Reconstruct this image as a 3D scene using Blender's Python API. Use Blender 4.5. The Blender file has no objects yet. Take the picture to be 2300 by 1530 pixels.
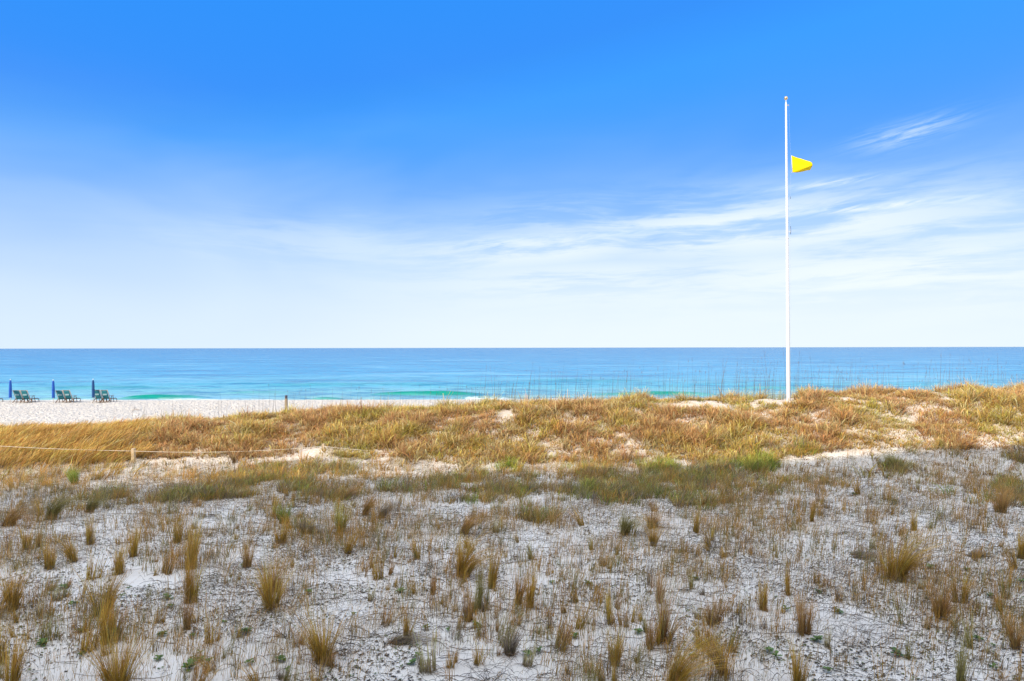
import bpy, bmesh, math, random
import numpy as np
from mathutils import Vector, Matrix
R = math.radians
random.seed(5); rng = np.random.default_rng(11)
sc = bpy.context.scene
COL = sc.collection

# ------------------------------------------------------------------ camera
F = 1533.0; CAMZ = 4.5; HOR = 781.0
cam = bpy.data.objects.new('camera', bpy.data.cameras.new('camera')); COL.objects.link(cam)
cam.data.lens = 24.0; cam.data.sensor_width = 36.0; cam.data.clip_end = 60000; cam.data.clip_start = 0.1
pitch = math.atan((HOR-765)/F)
cam.matrix_world = Matrix.Translation((0, 0, CAMZ)) @ Matrix.Rotation(R(90)+pitch, 4, 'X') @ Matrix.Rotation(R(-0.10), 4, 'Z')
sc.camera = cam
sc.view_settings.view_transform = 'Standard'; sc.view_settings.look = 'None'
sc.view_settings.exposure = 0.0; sc.view_settings.gamma = 1.0

# ------------------------------------------------------------------ sun
SUN_EL = 22.0; SUN_AZ = 45.0        # the sun stands behind the camera, to its left
lightdir = Vector((math.sin(R(SUN_AZ))*math.cos(R(SUN_EL)), math.cos(R(SUN_AZ))*math.cos(R(SUN_EL)), -math.sin(R(SUN_EL))))
sl = bpy.data.lights.new('sun', 'SUN'); sl.energy = 5.0; sl.angle = R(0.5); sl.color = (1.0, 0.86, 0.66)
sun = bpy.data.objects.new('sun', sl); COL.objects.link(sun)
sun.rotation_euler = lightdir.to_track_quat('-Z', 'Y').to_euler()

# ------------------------------------------------------------------ node helpers
class NT:
    def __init__(s, tree): s.t = tree; s.n = tree.nodes; s.l = tree.links
    def sock(s, v, inp):
        if isinstance(v, bpy.types.NodeSocket): s.l.new(v, inp)
        elif v is not None:
            if hasattr(inp.default_value, '__len__') and not hasattr(v, '__len__'): v = (v,)*len(inp.default_value)
            if hasattr(v, '__len__') and len(inp.default_value) == 4 and len(v) == 3: v = (*v, 1)
            inp.default_value = v
    def m(s, op, a, b=None, c=None, clamp=False):
        n = s.n.new('ShaderNodeMath'); n.operation = op; n.use_clamp = clamp
        s.sock(a, n.inputs[0]); s.sock(b, n.inputs[1]); s.sock(c, n.inputs[2]); return n.outputs[0]
    def vm(s, op, a, b=None):
        n = s.n.new('ShaderNodeVectorMath'); n.operation = op
        s.sock(a, n.inputs[0]); s.sock(b, n.inputs[1]); return n.outputs[0]
    def mix(s, f, a, b, mode='MIX'):
        n = s.n.new('ShaderNodeMix'); n.data_type = 'RGBA'; n.blend_type = mode
        s.sock(f, n.inputs[0]); s.sock(a, n.inputs[6]); s.sock(b, n.inputs[7]); return n.outputs[2]
    def noise(s, vec, scale, detail=4, rough=0.5, dist=0.0, lac=2.0):
        n = s.n.new('ShaderNodeTexNoise'); s.sock(vec, n.inputs['Vector'])
        n.inputs['Scale'].default_value = scale; n.inputs['Detail'].default_value = detail
        n.inputs['Roughness'].default_value = rough; n.inputs['Distortion'].default_value = dist
        n.inputs['Lacunarity'].default_value = lac
        return n.outputs[0]
    def comb(s, x, y, z):
        n = s.n.new('ShaderNodeCombineXYZ'); s.sock(x, n.inputs[0]); s.sock(y, n.inputs[1]); s.sock(z, n.inputs[2]); return n.outputs[0]
    def sep(s, v):
        n = s.n.new('ShaderNodeSeparateXYZ'); s.l.new(v, n.inputs[0]); return n.outputs
    def ramp(s, f, stops, interp='LINEAR'):
        n = s.n.new('ShaderNodeValToRGB'); n.color_ramp.interpolation = interp; e = n.color_ramp.elements
        while len(e) < len(stops): e.new(0.5)
        for i, (p, c) in enumerate(stops):
            e[i].position = p; e[i].color = (c, c, c, 1) if not hasattr(c, '__len__') else (*c, 1)
        s.sock(f, n.inputs[0]); return n.outputs[0]
    def mr(s, v, a, b, c=0, d=1, smooth=True):
        n = s.n.new('ShaderNodeMapRange'); n.interpolation_type = 'SMOOTHSTEP' if smooth else 'LINEAR'
        for i, x in enumerate((v, a, b, c, d)): s.sock(x, n.inputs[i])
        return n.outputs[0]
    def bump(s, h, strength, dist, normal=None):
        n = s.n.new('ShaderNodeBump'); n.inputs['Strength'].default_value = strength
        n.inputs['Distance'].default_value = dist; s.l.new(h, n.inputs['Height'])
        if normal is not None: s.l.new(normal, n.inputs['Normal'])
        return n.outputs[0]

# ------------------------------------------------------------------ world
W = bpy.data.worlds.new('World'); sc.world = W; W.use_nodes = True
W.node_tree.nodes.clear(); N = NT(W.node_tree)
sky = N.n.new('ShaderNodeTexSky'); sky.sky_type = 'NISHITA'; sky.sun_disc = False
sky.sun_elevation = R(SUN_EL); sky.sun_rotation = R(180+SUN_AZ)
sky.air_density = 1.0; sky.dust_density = 0.4; sky.ozone_density = 3.0
tc = N.n.new('ShaderNodeTexCoord').outputs['Generated']
dx, dy, dz = N.sep(tc)
az = N.m('MULTIPLY', N.m('ARCTAN2', dx, dy), 57.2958)          # degrees right of the sea view
el = N.m('MULTIPLY', N.m('ARCSINE', dz), 57.2958)              # degrees above the horizon
SKY_TINT = (0.36, 1.42, 2.55)
blue = N.vm('MAXIMUM', N.vm('MINIMUM', N.vm('MULTIPLY', sky.outputs[0], SKY_TINT), (0.7, 3.5, 10.8)), (0.28, 2.95, 9.8))
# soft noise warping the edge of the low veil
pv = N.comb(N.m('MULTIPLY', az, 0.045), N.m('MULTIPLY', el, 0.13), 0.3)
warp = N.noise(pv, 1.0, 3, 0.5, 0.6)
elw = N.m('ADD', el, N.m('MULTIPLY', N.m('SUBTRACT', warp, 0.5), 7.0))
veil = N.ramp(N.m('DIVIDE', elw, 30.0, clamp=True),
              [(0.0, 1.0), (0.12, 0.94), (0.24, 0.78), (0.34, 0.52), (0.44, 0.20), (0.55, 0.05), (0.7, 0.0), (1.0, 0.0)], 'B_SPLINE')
# streaky cirrus, as bands of direction space with soft ends
def blob(a0, e0, sa, se, tilt=0.0):
    da = N.m('SUBTRACT', az, a0); de = N.m('SUBTRACT', N.m('SUBTRACT', el, e0), N.m('MULTIPLY', da, tilt))
    q = N.m('ADD', N.m('POWER', N.m('ABSOLUTE', N.m('DIVIDE', da, sa)), 2.0), N.m('POWER', N.m('ABSOLUTE', N.m('DIVIDE', de, se)), 2.0))
    return N.m('POWER', 2.71828, N.m('MULTIPLY', q, -1.0))
wv = N.noise(N.comb(N.m('MULTIPLY', az, 0.05), N.m('MULTIPLY', el, 0.12), 4.0), 1.0, 2, 0.5)
elc = N.m('ADD', el, N.m('MULTIPLY', N.m('SUBTRACT', wv, 0.5), 3.0))
elc = N.m('SUBTRACT', elc, N.m('MULTIPLY', az, 0.02))
s1 = N.noise(N.comb(N.m('MULTIPLY', az, 0.06), N.m('MULTIPLY', elc, 0.62), 2.2), 1.0, 7, 0.58, 0.25)
s2 = N.noise(N.comb(N.m('MULTIPLY', az, 0.22), N.m('MULTIPLY', elc, 1.3), 7.7), 1.0, 5, 0.6, 0.6)
streak = N.mr(N.m('ADD', N.m('MULTIPLY', s1, 0.72), N.m('MULTIPLY', s2, 0.28)), 0.38, 0.58)
mask = None
for b, w in (((20, 9.3, 20, 2.7, 0.0), 1.0), ((3, 8.2, 13, 1.7, 0.06), 0.9), ((28, 5.2, 20, 3.0, 0), 1.0), ((8, 5.5, 16, 2.2, 0), 0.8), ((22, 10.6, 10, 0.9, 0.0), 0.7),
             ((24, 12.2, 5.0, 0.5, 0.04), 0.4), ((33, 8.0, 8, 1.6, 0), 0.7), ((-14, 8.5, 12, 2.2, 0), 0.35)):
    v = N.m('MULTIPLY', blob(*b), w); mask = v if mask is None else N.m('MAXIMUM', mask, v)
cir = N.m('MULTIPLY', streak, mask)
thin = N.m('ADD', N.m('MULTIPLY', blob(25.0, 12.3, 4.2, 0.28, 0.035), 0.5),
           N.m('ADD', N.m('MULTIPLY', blob(28.0, 10.3, 7.0, 0.33, -0.01), 0.7), N.m('MULTIPLY', blob(30.2, 15.2, 3.2, 0.8, 0.12), 0.38)))
thin = N.m('ADD', thin, N.m('MULTIPLY', blob(2.0, 8.9, 10.0, 0.42, 0.065), 0.6))
s3 = N.noise(N.comb(N.m('MULTIPLY', az, 0.30), N.m('MULTIPLY', N.m('SUBTRACT', el, N.m('MULTIPLY', az, 0.16)), 2.6), 1.7), 1.0, 6, 0.62, 0.8)
thin = N.m('MULTIPLY', thin, N.m('ADD', 0.15, N.m('MULTIPLY', N.mr(s3, 0.36, 0.66), 1.3)))
# unseen bright fill added above and behind the viewer to lift the shade
over = N.m('MULTIPLY', N.mr(el, 31.0, 50.0), N.m('ADD', 0.62, N.m('MULTIPLY', N.noise(tc, 2.6, 4, 0.5), 0.5)), clamp=True)
back = N.mr(dy, 0.25, -0.25, 0, 0.6)
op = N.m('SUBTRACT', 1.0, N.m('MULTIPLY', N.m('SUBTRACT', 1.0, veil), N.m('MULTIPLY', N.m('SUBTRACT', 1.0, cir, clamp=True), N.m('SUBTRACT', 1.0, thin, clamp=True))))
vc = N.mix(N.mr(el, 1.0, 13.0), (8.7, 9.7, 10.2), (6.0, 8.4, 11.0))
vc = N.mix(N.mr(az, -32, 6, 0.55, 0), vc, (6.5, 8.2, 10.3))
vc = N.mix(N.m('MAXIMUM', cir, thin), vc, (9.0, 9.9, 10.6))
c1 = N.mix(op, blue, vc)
c2 = N.mix(N.m('MAXIMUM', over, back), c1, (17.7, 18.1, 18.0))
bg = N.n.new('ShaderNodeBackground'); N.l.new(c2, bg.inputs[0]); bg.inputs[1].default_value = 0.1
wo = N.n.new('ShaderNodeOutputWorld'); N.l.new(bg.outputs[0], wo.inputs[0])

# ------------------------------------------------------------------ object helpers
def props(o, label=None, cat=None, group=None, kind=None):
    if label: o['label'] = label
    if cat: o['category'] = cat
    if group: o['group'] = group
    if kind: o['kind'] = kind
    return o
def empty(name, loc, rz=0.0, **k):
    o = bpy.data.objects.new(name, None); COL.objects.link(o); o.location = loc; o.rotation_euler[2] = rz
    o.empty_display_size = 0.2; return props(o, **k)
def npmesh(name, V, Fq, mat, parent=None, col=None, smooth=False, loc=None):
    """V (n,3), Fq (m,4) quads"""
    me = bpy.data.meshes.new(name); V = np.asarray(V, np.float32); Fq = np.asarray(Fq, np.int32)
    me.vertices.add(len(V)); me.vertices.foreach_set('co', V.ravel())
    k = Fq.shape[1]
    me.loops.add(Fq.size); me.loops.foreach_set('vertex_index', Fq.ravel())
    me.polygons.add(len(Fq)); me.polygons.foreach_set('loop_start', np.arange(0, Fq.size, k, dtype=np.int32))
    me.polygons.foreach_set('use_smooth', np.full(len(Fq), smooth))
    me.update(calc_edges=True)
    if col is not None:
        a = me.color_attributes.new('tone', 'FLOAT_COLOR', 'POINT')
        c = np.ones((len(V), 4), np.float32); c[:, :3] = col; a.data.foreach_set('color', c.ravel())
    me.materials.append(mat)
    o = bpy.data.objects.new(name, me); COL.objects.link(o)
    if parent: o.parent = parent
    if loc is not None: o.location = loc
    return o
class MB:
    """collects boxes, tubes and lathes into one mesh"""
    def __init__(s): s.v = []; s.f = []
    def add(s, vs, fs):
        b = len(s.v); s.v += [tuple(v) for v in vs]; s.f += [tuple(i+b for i in f) for f in fs]
    def bar(s, a, b, w, h, up=(0, 0, 1)):
        a = Vector(a); b = Vector(b); d = (b-a).normalized(); up = Vector(up)
        if abs(d.dot(up)) > 0.98: up = Vector((0, 1, 0))
        sx = d.cross(up).normalized()*w/2; sy = sx.cross(d).normalized()*h/2
        vs = [p+i*sx+j*sy for p in (a, b) for i, j in ((-1, -1), (1, -1), (1, 1), (-1, 1))]
        s.add(vs, [(3, 2, 1, 0), (4, 5, 6, 7), (0, 1, 5, 4), (1, 2, 6, 5), (2, 3, 7, 6), (3, 0, 4, 7)])
    def tube(s, pts, rad, n=8, caps=True):
        pts = [Vector(p) for p in pts]; rad = rad if hasattr(rad, '__len__') else [rad]*len(pts)
        rings = []; ref = None
        for i, p in enumerate(pts):
            d = (pts[min(i+1, len(pts)-1)]-pts[max(i-1, 0)]).normalized()
            if ref is None: ref = d.orthogonal().normalized()
            ref = (ref-d*ref.dot(d)).normalized(); q = d.cross(ref)
            rings.append([p+rad[i]*(math.cos(t)*ref+math.sin(t)*q) for t in [2*math.pi*k/n for k in range(n)]])
        fs = [(i*n+k, i*n+(k+1) % n, (i+1)*n+(k+1) % n, (i+1)*n+k) for i in range(len(pts)-1) for k in range(n)]
        if caps: fs += [tuple(range(n))[::-1], tuple((len(pts)-1)*n+k for k in range(n))]
        s.add([v for r in rings for v in r], fs)
    def sheet(s, grid, th):
        """grid[i][j] of points, given a thickness th along its normals"""
        ni = len(grid); nj = len(grid[0]); top = []; bot = []
        for i in range(ni):
            for j in range(nj):
                du = grid[min(i+1, ni-1)][j]-grid[max(i-1, 0)][j]; dv = grid[i][min(j+1, nj-1)]-grid[i][max(j-1, 0)]
                n = du.cross(dv).normalized(); top.append(grid[i][j]+n*th/2); bot.append(grid[i][j]-n*th/2)
        o = ni*nj; ix = lambda i, j: i*nj+j; fs = []
        for i in range(ni-1):
            for j in range(nj-1):
                fs.append((ix(i, j), ix(i+1, j), ix(i+1, j+1), ix(i, j+1)))
                fs.append((o+ix(i, j), o+ix(i, j+1), o+ix(i+1, j+1), o+ix(i+1, j)))
        for i in range(ni-1):
            fs.append((ix(i, 0), o+ix(i, 0), o+ix(i+1, 0), ix(i+1, 0))); fs.append((ix(i, nj-1), ix(i+1, nj-1), o+ix(i+1, nj-1), o+ix(i, nj-1)))
        for j in range(nj-1):
            fs.append((ix(0, j), ix(0, j+1), o+ix(0, j+1), o+ix(0, j))); fs.append((ix(ni-1, j), o+ix(ni-1, j), o+ix(ni-1, j+1), ix(ni-1, j+1)))
        s.add(top+bot, fs)
    def build(s, name, mat, parent=None, smooth=False, loc=None, bevel=0):
        me = bpy.data.meshes.new(name); me.from_pydata(s.v, [], s.f); me.materials.append(mat)
        for p in me.polygons: p.use_smooth = smooth
        o = bpy.data.objects.new(name, me); COL.objects.link(o)
        if bevel:
            b = o.modifiers.new('bevel', 'BEVEL'); b.width = bevel; b.segments = 2
        if parent: o.parent = parent
        if loc is not None: o.location = loc
        return o
def simple(name, col, rough=0.6, metal=0.0, var=0.0, scale=8, bump=0.0, spec=0.4, stretch=None):
    m = bpy.data.materials.new(name); m.use_nodes = True; n = NT(m.node_tree); p = n.n['Principled BSDF']
    p.inputs['Roughness'].default_value = rough; p.inputs['Metallic'].default_value = metal
    p.inputs['Specular IOR Level'].default_value = spec
    oc = n.n.new('ShaderNodeTexCoord').outputs['Object']
    if stretch: oc = n.vm('MULTIPLY', oc, stretch)
    ns = n.noise(oc, scale, 6, 0.6)
    n.sock(n.mix(n.m('MULTIPLY', n.mr(ns, 0.3, 0.7), var), col, tuple(c*0.45 for c in col)), p.inputs['Base Color'])
    if bump: n.l.new(n.bump(ns, bump, 0.01), p.inputs['Normal'])
    return m

# ------------------------------------------------------------------ terrain
_tab = np.random.default_rng(3).random((256, 256))
def vnoise(x, y, seed=0):
    x = np.asarray(x, float)+seed*17.13; y = np.asarray(y, float)+seed*31.7
    xi = np.floor(x).astype(int); yi = np.floor(y).astype(int); fx = x-xi; fy = y-yi
    fx = fx*fx*(3-2*fx); fy = fy*fy*(3-2*fy); g = lambda a, b: _tab[a & 255, b & 255]
    return (g(xi, yi)*(1-fx)+g(xi+1, yi)*fx)*(1-fy)+(g(xi, yi+1)*(1-fx)+g(xi+1, yi+1)*fx)*fy
def fbm(x, y, o=4, seed=0):
    s = 0; a = 0.5; t = 0
    for i in range(o): s = s+a*vnoise(np.asarray(x)*2**i, np.asarray(y)*2**i, seed+i); t += a; a *= 0.5
    return s/t
def sstep(a, b, x):
    t = np.clip((x-a)/(b-a), 0, 1); return t*t*(3-2*t)
SEA_Z = -2.0; D0 = 31.0
_cx = (np.array([-900, 0, 300, 640, 1100, 1500, 1770, 2070, 2300, 3200])-1150)/F*D0
_cz = np.array([0.25, 0.50, 0.85, 1.36, 1.78, 2.02, 2.20, 2.48, 2.55, 2.6])
def ground(x, y):
    x = np.asarray(x, float); y = np.asarray(y, float)
    zc = np.interp(x, _cx, _cz)
    toe = 24.0-2.4*sstep(0, 20, x)+1.2*(fbm(x*0.12, y*0+3.3, 2, 5)-0.5)
    top = D0+1.5*(fbm(x*0.1, y*0+1.3, 2, 9)-0.5)
    front = zc*sstep(0, 1, (y-toe)/(top-toe)*0.97)
    hump = (0.60*(fbm(x*0.28, y*0.35, 3, 1)-0.5)+0.20*(fbm(x*0.75, y*0.95, 2, 12)-0.5))*sstep(23, 27, y)*(1-sstep(33, 38, y))*np.interp(x, [-30, -12, 0, 30], [0.5, 0.7, 1, 1])
    back = np.where(y > top, (zc+0.3)*sstep(0, 1, (y-top)/9.0), 0)
    z = front-back+hump
    z = z-0.25*sstep(40, 66, y)-1.7*sstep(65, 84, y)-2.6*sstep(82, 130, y)
    z = z+0.16*(fbm(x*0.22, y*0.22, 3, 2)-0.5)*(1-sstep(22, 40, y))
    near = (1-sstep(60, 75, y))
    z = z+0.035*(fbm(x*1.6, y*1.6, 3, 4)-0.5)*near
    foot = sstep(34, 38, y)*near
    return z+foot*(0.14*(fbm(x*2.1, y*2.1, 2, 7)-0.5)+0.10*(fbm(x*0.6, y*0.6, 2, 8)-0.5))
def gz(x, y): return float(ground(np.array([x]), np.array([y]))[0])
def pix(px, py, dmin=8.0, dmax=75.0):
    """point of the ground lying in the direction of a spot seen in the photograph"""
    h = HOR+2-4*px/2300.0
    ys = np.arange(dmin, dmax, 0.02); zs = ground((px-1150)/F*ys, ys); ray = CAMZ-(py-h)/F*ys
    i = np.argmax(zs >= ray); y = float(ys[i]); x = (px-1150)/F*y
    return x, y, gz(x, y)

def sand_material():
    m = bpy.data.materials.new('sand'); m.use_nodes = True; n = NT(m.node_tree); p = n.n['Principled BSDF']
    g = n.n.new('ShaderNodeNewGeometry').outputs['Position']
    a = n.noise(g, 0.7, 5, 0.6); b = n.noise(g, 9, 6, 0.65); c = n.noise(g, 160, 3, 0.6)
    col = n.mix(n.mr(a, 0.3, 0.7), (0.80, 0.765, 0.72), (0.72, 0.68, 0.63))
    col = n.mix(n.mr(b, 0.55, 0.8, 0, 0.45), col, (0.52, 0.47, 0.41))
    col = n.mix(n.mr(c, 0.6, 0.8, 0, 0.25), col, (0.4, 0.35, 0.3))
    x, y, z = n.sep(g)
    dune = n.m('MULTIPLY', n.mr(y, 24, 27), n.mr(y, 35, 31))
    col = n.mix(n.m('MULTIPLY', dune, n.mr(b, 0.35, 0.6, 0.2, 0.75)), col, (0.50, 0.38, 0.26))
    col = n.mix(n.mr(y, 35, 38), col, (0.73, 0.67, 0.60))
    wet = n.mr(z, -1.25, -1.75)
    col = n.mix(wet, col, (0.50, 0.42, 0.30))
    n.sock(col, p.inputs['Base Color'])
    n.sock(n.mr(wet, 0, 1, 0.9, 0.35), p.inputs['Roughness'])
    p.inputs['Specular IOR Level'].default_value = 0.15
    d1 = n.noise(g, 3.5, 3, 0.55); h1 = n.noise(g, 26, 5, 0.6)
    ft = n.m('MULTIPLY', n.mr(y, 34, 39), n.mr(n.noise(n.vm('MULTIPLY', g, (1, 0.8, 1)), 4.5, 2, 0.6), 0.36, 0.62))
    bn = n.bump(h1, 0.5, 0.03); bn = n.bump(d1, 0.6, 0.08, bn); bn = n.bump(ft, 0.95, 0.17, bn)
    n.l.new(bn, p.inputs['Normal']); return m
SAND = sand_material()
def gridmesh(name, X, Y, Z, mat, col=None, smooth=True):
    ni, nj = X.shape; V = np.stack([X, Y, Z], -1).reshape(-1, 3)
    i = (np.arange(ni-1)[:, None]*nj+np.arange(nj-1)[None]).ravel()
    return npmesh(name, V, np.stack([i, i+1, i+nj+1, i+nj], 1), mat, col=col, smooth=smooth)
def spaced(segs):
    out = [segs[0][0]]
    for a, b, st in segs:
        k = max(1, int(round((b-a)/st))); out += list(a+(b-a)*(np.arange(k)+1)/k)
    return np.array(out)
ys = spaced([(-120, -20, 20), (-20, 8, 1.0), (8, 36, 0.09), (36, 68, 0.2), (68, 90, 0.5), (90, 140, 2.5), (140, 400, 20)])
xs = spaced([(-3000, -200, 400), (-200, -60, 10), (-60, -28, 0.5), (-28, 28, 0.11), (28, 60, 0.5), (60, 200, 10), (200, 3000, 400)])
X, Y = np.meshgrid(xs, ys); Z = ground(X, Y)
props(gridmesh('sand', X, Y, Z, SAND), kind='structure')

# ------------------------------------------------------------------ sea
def sea_material():
    m = bpy.data.materials.new('sea_water'); m.use_nodes = True; n = NT(m.node_tree); p = n.n['Principled BSDF']
    g = n.n.new('ShaderNodeNewGeometry').outputs['Position']; x, y, z = n.sep(g)
    at = n.n.new('ShaderNodeAttribute'); at.attribute_name = 'tone'; ar, ag, ab = n.sep(at.outputs['Vector'])
    ly = n.m('LOGARITHM', n.m('MAXIMUM', n.m('SUBTRACT', y, 60.0), 1.0), 10.0)
    wob = n.noise(n.comb(n.m('MULTIPLY', x, 0.004), n.m('MULTIPLY', y, 0.02), 0), 1, 4, 0.55)
    lyw = n.m('ADD', ly, n.m('MULTIPLY', n.m('SUBTRACT', wob, 0.5), 0.55))
    col = n.ramp(n.m('DIVIDE', lyw, 4.0), [(0.30, (0.42, 0.48, 0.38)), (0.355, (0.27, 0.47, 0.48)), (0.43, (0.10, 0.40, 0.51)),
                                            (0.52, (0.04, 0.30, 0.52)), (0.68, (0.025, 0.215, 0.43)), (0.9, (0.015, 0.15, 0.34))])
    # streaks of darker and lighter water, finer with every octave
    sv = n.noise(n.comb(n.m('MULTIPLY', x, 0.38), y, 1.5), 0.05, 9, 0.80)
    s2 = n.noise(n.comb(n.m('MULTIPLY', x, 0.5), y, 5.5), 0.30, 5, 0.65)
    col = n.mix(n.mr(sv, 0.49, 0.60, 0, 0.6), col, (0.010, 0.15, 0.34))
    col = n.mix(n.mr(sv, 0.48, 0.40, 0, 0.7), col, (0.15, 0.42, 0.60))
    col = n.mix(n.mr(s2, 0.50, 0.62, 0, 0.5), col, (0.01, 0.15, 0.30))
    col = n.mix(ar, col, (0.0, 0.27, 0.19))
    fo = n.noise(n.comb(n.m('MULTIPLY', x, 0.5), n.m('MULTIPLY', y, 1.2), 0), 1.6, 5, 0.65)
    foam = n.m('MULTIPLY', ag, n.mr(fo, 0.38, 0.52), clamp=True)
    col = n.mix(foam, col, (0.86, 0.88, 0.88))
    n.sock(col, p.inputs['Base Color'])
    n.sock(n.mr(foam, 0, 1, 0.24, 0.8), p.inputs['Roughness'])
    p.inputs['IOR'].default_value = 1.33; p.inputs['Specular IOR Level'].default_value = 0.22
    b1 = n.noise(n.comb(n.m('MULTIPLY', x, 0.30), y, z), 0.55, 8, 0.6)
    b2 = n.noise(n.comb(n.m('MULTIPLY', x, 0.35), y, z), 3.0, 5, 0.6)
    n.l.new(n.bump(b2, 0.35, 0.12, n.bump(b1, 0.8, 0.9)), p.inputs['Normal']); return m
yr = np.concatenate([np.arange(76, 128, 0.3), np.geomspace(128, 45000, 190)])
u = np.linspace(-1.5, 1.5, 620)
Xs = yr[:, None]*u[None]; Ys = np.repeat(yr[:, None], len(u), 1)
amp = 1/(1+((Ys-76)/120)**2)
Zs = SEA_Z+amp*(0.34*(fbm(Xs*0.07, Ys*0.30, 3, 21)-0.5)+0.22*(fbm(Xs*0.35, Ys*0.95, 3, 25)-0.5))
gr = np.zeros_like(Xs)
def ridge(px0, px1, py, h, w=1.3, s=1.0):
    global Zs, gr
    d = (CAMZ-SEA_Z-h*0.5)*F/(py-HOR); x0 = (px0-1150)/F*d; x1 = (px1-1150)/F*d; c = (x0+x1)/2; hw = (x1-x0)/2
    e = np.clip(1-np.abs((Xs-c)/hw)**2.6, 0, 1); cy = d+1.4*(fbm(Xs*0.05, Xs*0+h*9+px0, 2, 3)-0.5)
    dyy = Ys-cy; prof = np.where(dyy < 0, np.exp(-(dyy/(w*0.75))**2), np.exp(-(dyy/(w*2.0))**2))
    Zs = Zs+h*e*prof; gr = np.maximum(gr, s*e*np.exp(-((dyy+0.15*w)/(w*1.1))**2)*(0.55+0.7*fbm(Xs*0.3, Ys*0.8, 2, 6)))
ridge(262, 475, 889, 0.50, 1.3, 1.3); ridge(90, 250, 891, 0.28, 1.2, 0.35); ridge(820, 1095, 882, 0.50, 1.2, 1.2)
ridge(690, 780, 893, 0.30, 0.9, 0.8); ridge(1000, 1160, 892, 0.3, 1.0, 0.6); ridge(1300, 1640, 884, 0.45, 1.2, 0.95)
ridge(1850, 2150, 879, 0.4, 1.2, 0.6); ridge(500, 660, 880, 0.25, 1.4, 0.4); ridge(1640, 1900, 872, 0.3, 1.6, 0.4)
ridge(60, 420, 868, 0.3, 2.2, 0.35); ridge(560, 1000, 862, 0.3, 2.6, 0.3); ridge(1150, 1500, 855, 0.35, 3.0, 0.3)
shore = 80.4+2.2*(fbm(Xs*0.06, Xs*0, 3, 14)-0.5)
fm = np.exp(-((Ys-shore-1.2)/2.2)**2)*1.3+0.9*np.exp(-((Ys-shore-5.5)/0.9)**2)*(fbm(Xs*0.08, Xs*0+5, 2, 31) > 0.52)
cc = np.stack([np.clip(gr, 0, 1), np.clip(fm, 0, 1), gr*0], -1).reshape(-1, 3)
props(gridmesh('sea', Xs, Ys, Zs, sea_material(), col=cc), kind='structure')

# ------------------------------------------------------------------ the apartment house behind the camera whose shade lies on the near sand
BR = R(8.0); slope = math.tan(R(SUN_EL))/math.cos(R(SUN_AZ)+BR)
BH = slope*(24.0+2.0)*math.cos(BR)
bld = empty('apartment_building', (0, -2.0, 0), BR, label='long pale stucco apartment house behind the viewer, facing the sea', cat='building')
stucco = simple('stucco', (0.72, 0.70, 0.66), 0.85, var=0.12, scale=3, bump=0.2)
glass = simple('window_glass', (0.05, 0.08, 0.1), 0.08, spec=0.8)
b = MB(); b.bar((-95, -8, BH/2-0.5), (60, -8, BH/2-0.5), 15.9, BH-0.6+0.5); b.build('wall', stucco, bld)
b = MB(); b.bar((-95.4, -8, BH-0.3), (60.4, -8, BH-0.3), 16.3, 0.6); b.build('roof', simple('roof_edge', (0.6, 0.6, 0.58), 0.8, var=0.2), bld)
for k in range(10):
    for fl in range(4):
        w = MB(); xx = -48+k*8.0; zz = 1.0+fl*3.2
        w.bar((xx, 0.0, zz+1.1), (xx+3, 0.0, zz+1.1), 0.10, 2.1); w.build('window', glass, bld)

# ------------------------------------------------------------------ plant materials and blades
def leaf_material(name, trans=0.25, rough=0.55):
    m = bpy.data.materials.new(name); m.use_nodes = True; n = NT(m.node_tree); n.n.clear()
    at = n.n.new('ShaderNodeAttribute'); at.attribute_name = 'tone'
    d = n.n.new('ShaderNodeBsdfPrincipled'); d.inputs['Roughness'].default_value = rough; d.inputs['Specular IOR Level'].default_value = 0.25
    t = n.n.new('ShaderNodeBsdfTranslucent'); n.l.new(at.outputs['Color'], d.inputs['Base Color']); n.l.new(at.outputs['Color'], t.inputs['Color'])
    x = n.n.new('ShaderNodeMixShader'); x.inputs[0].default_value = trans
    n.l.new(d.outputs[0], x.inputs[1]); n.l.new(t.outputs[0], x.inputs[2])
    o = n.n.new('ShaderNodeOutputMaterial'); n.l.new(x.outputs[0], o.inputs[0]); return m
GRASS = leaf_material('grass_blade', 0.22); LEAF = leaf_material('green_leaf', 0.2, 0.4); TWIG = leaf_material('dry_twig', 0.0, 0.8)
C = dict(gold=((0.11, 0.07, 0.015), (0.82, 0.50, 0.13)), brown=((0.24, 0.15, 0.05), (0.66, 0.34, 0.11)), russet=((0.08, 0.04, 0.016), (0.90, 0.47, 0.21)),  # ridge grass kinds: darkened roots paint in the shade between blades
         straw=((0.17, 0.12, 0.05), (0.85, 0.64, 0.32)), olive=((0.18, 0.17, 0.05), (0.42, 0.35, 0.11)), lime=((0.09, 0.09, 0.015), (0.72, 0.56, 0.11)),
         green=((0.08, 0.13, 0.02), (0.32, 0.40, 0.06)), grey=((0.15, 0.12, 0.09), (0.34, 0.27, 0.20)), tuft=((0.27, 0.18, 0.02), (0.82, 0.41, 0.075)), amber=((0.11, 0.055, 0.015), (0.90, 0.50, 0.13)))
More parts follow.
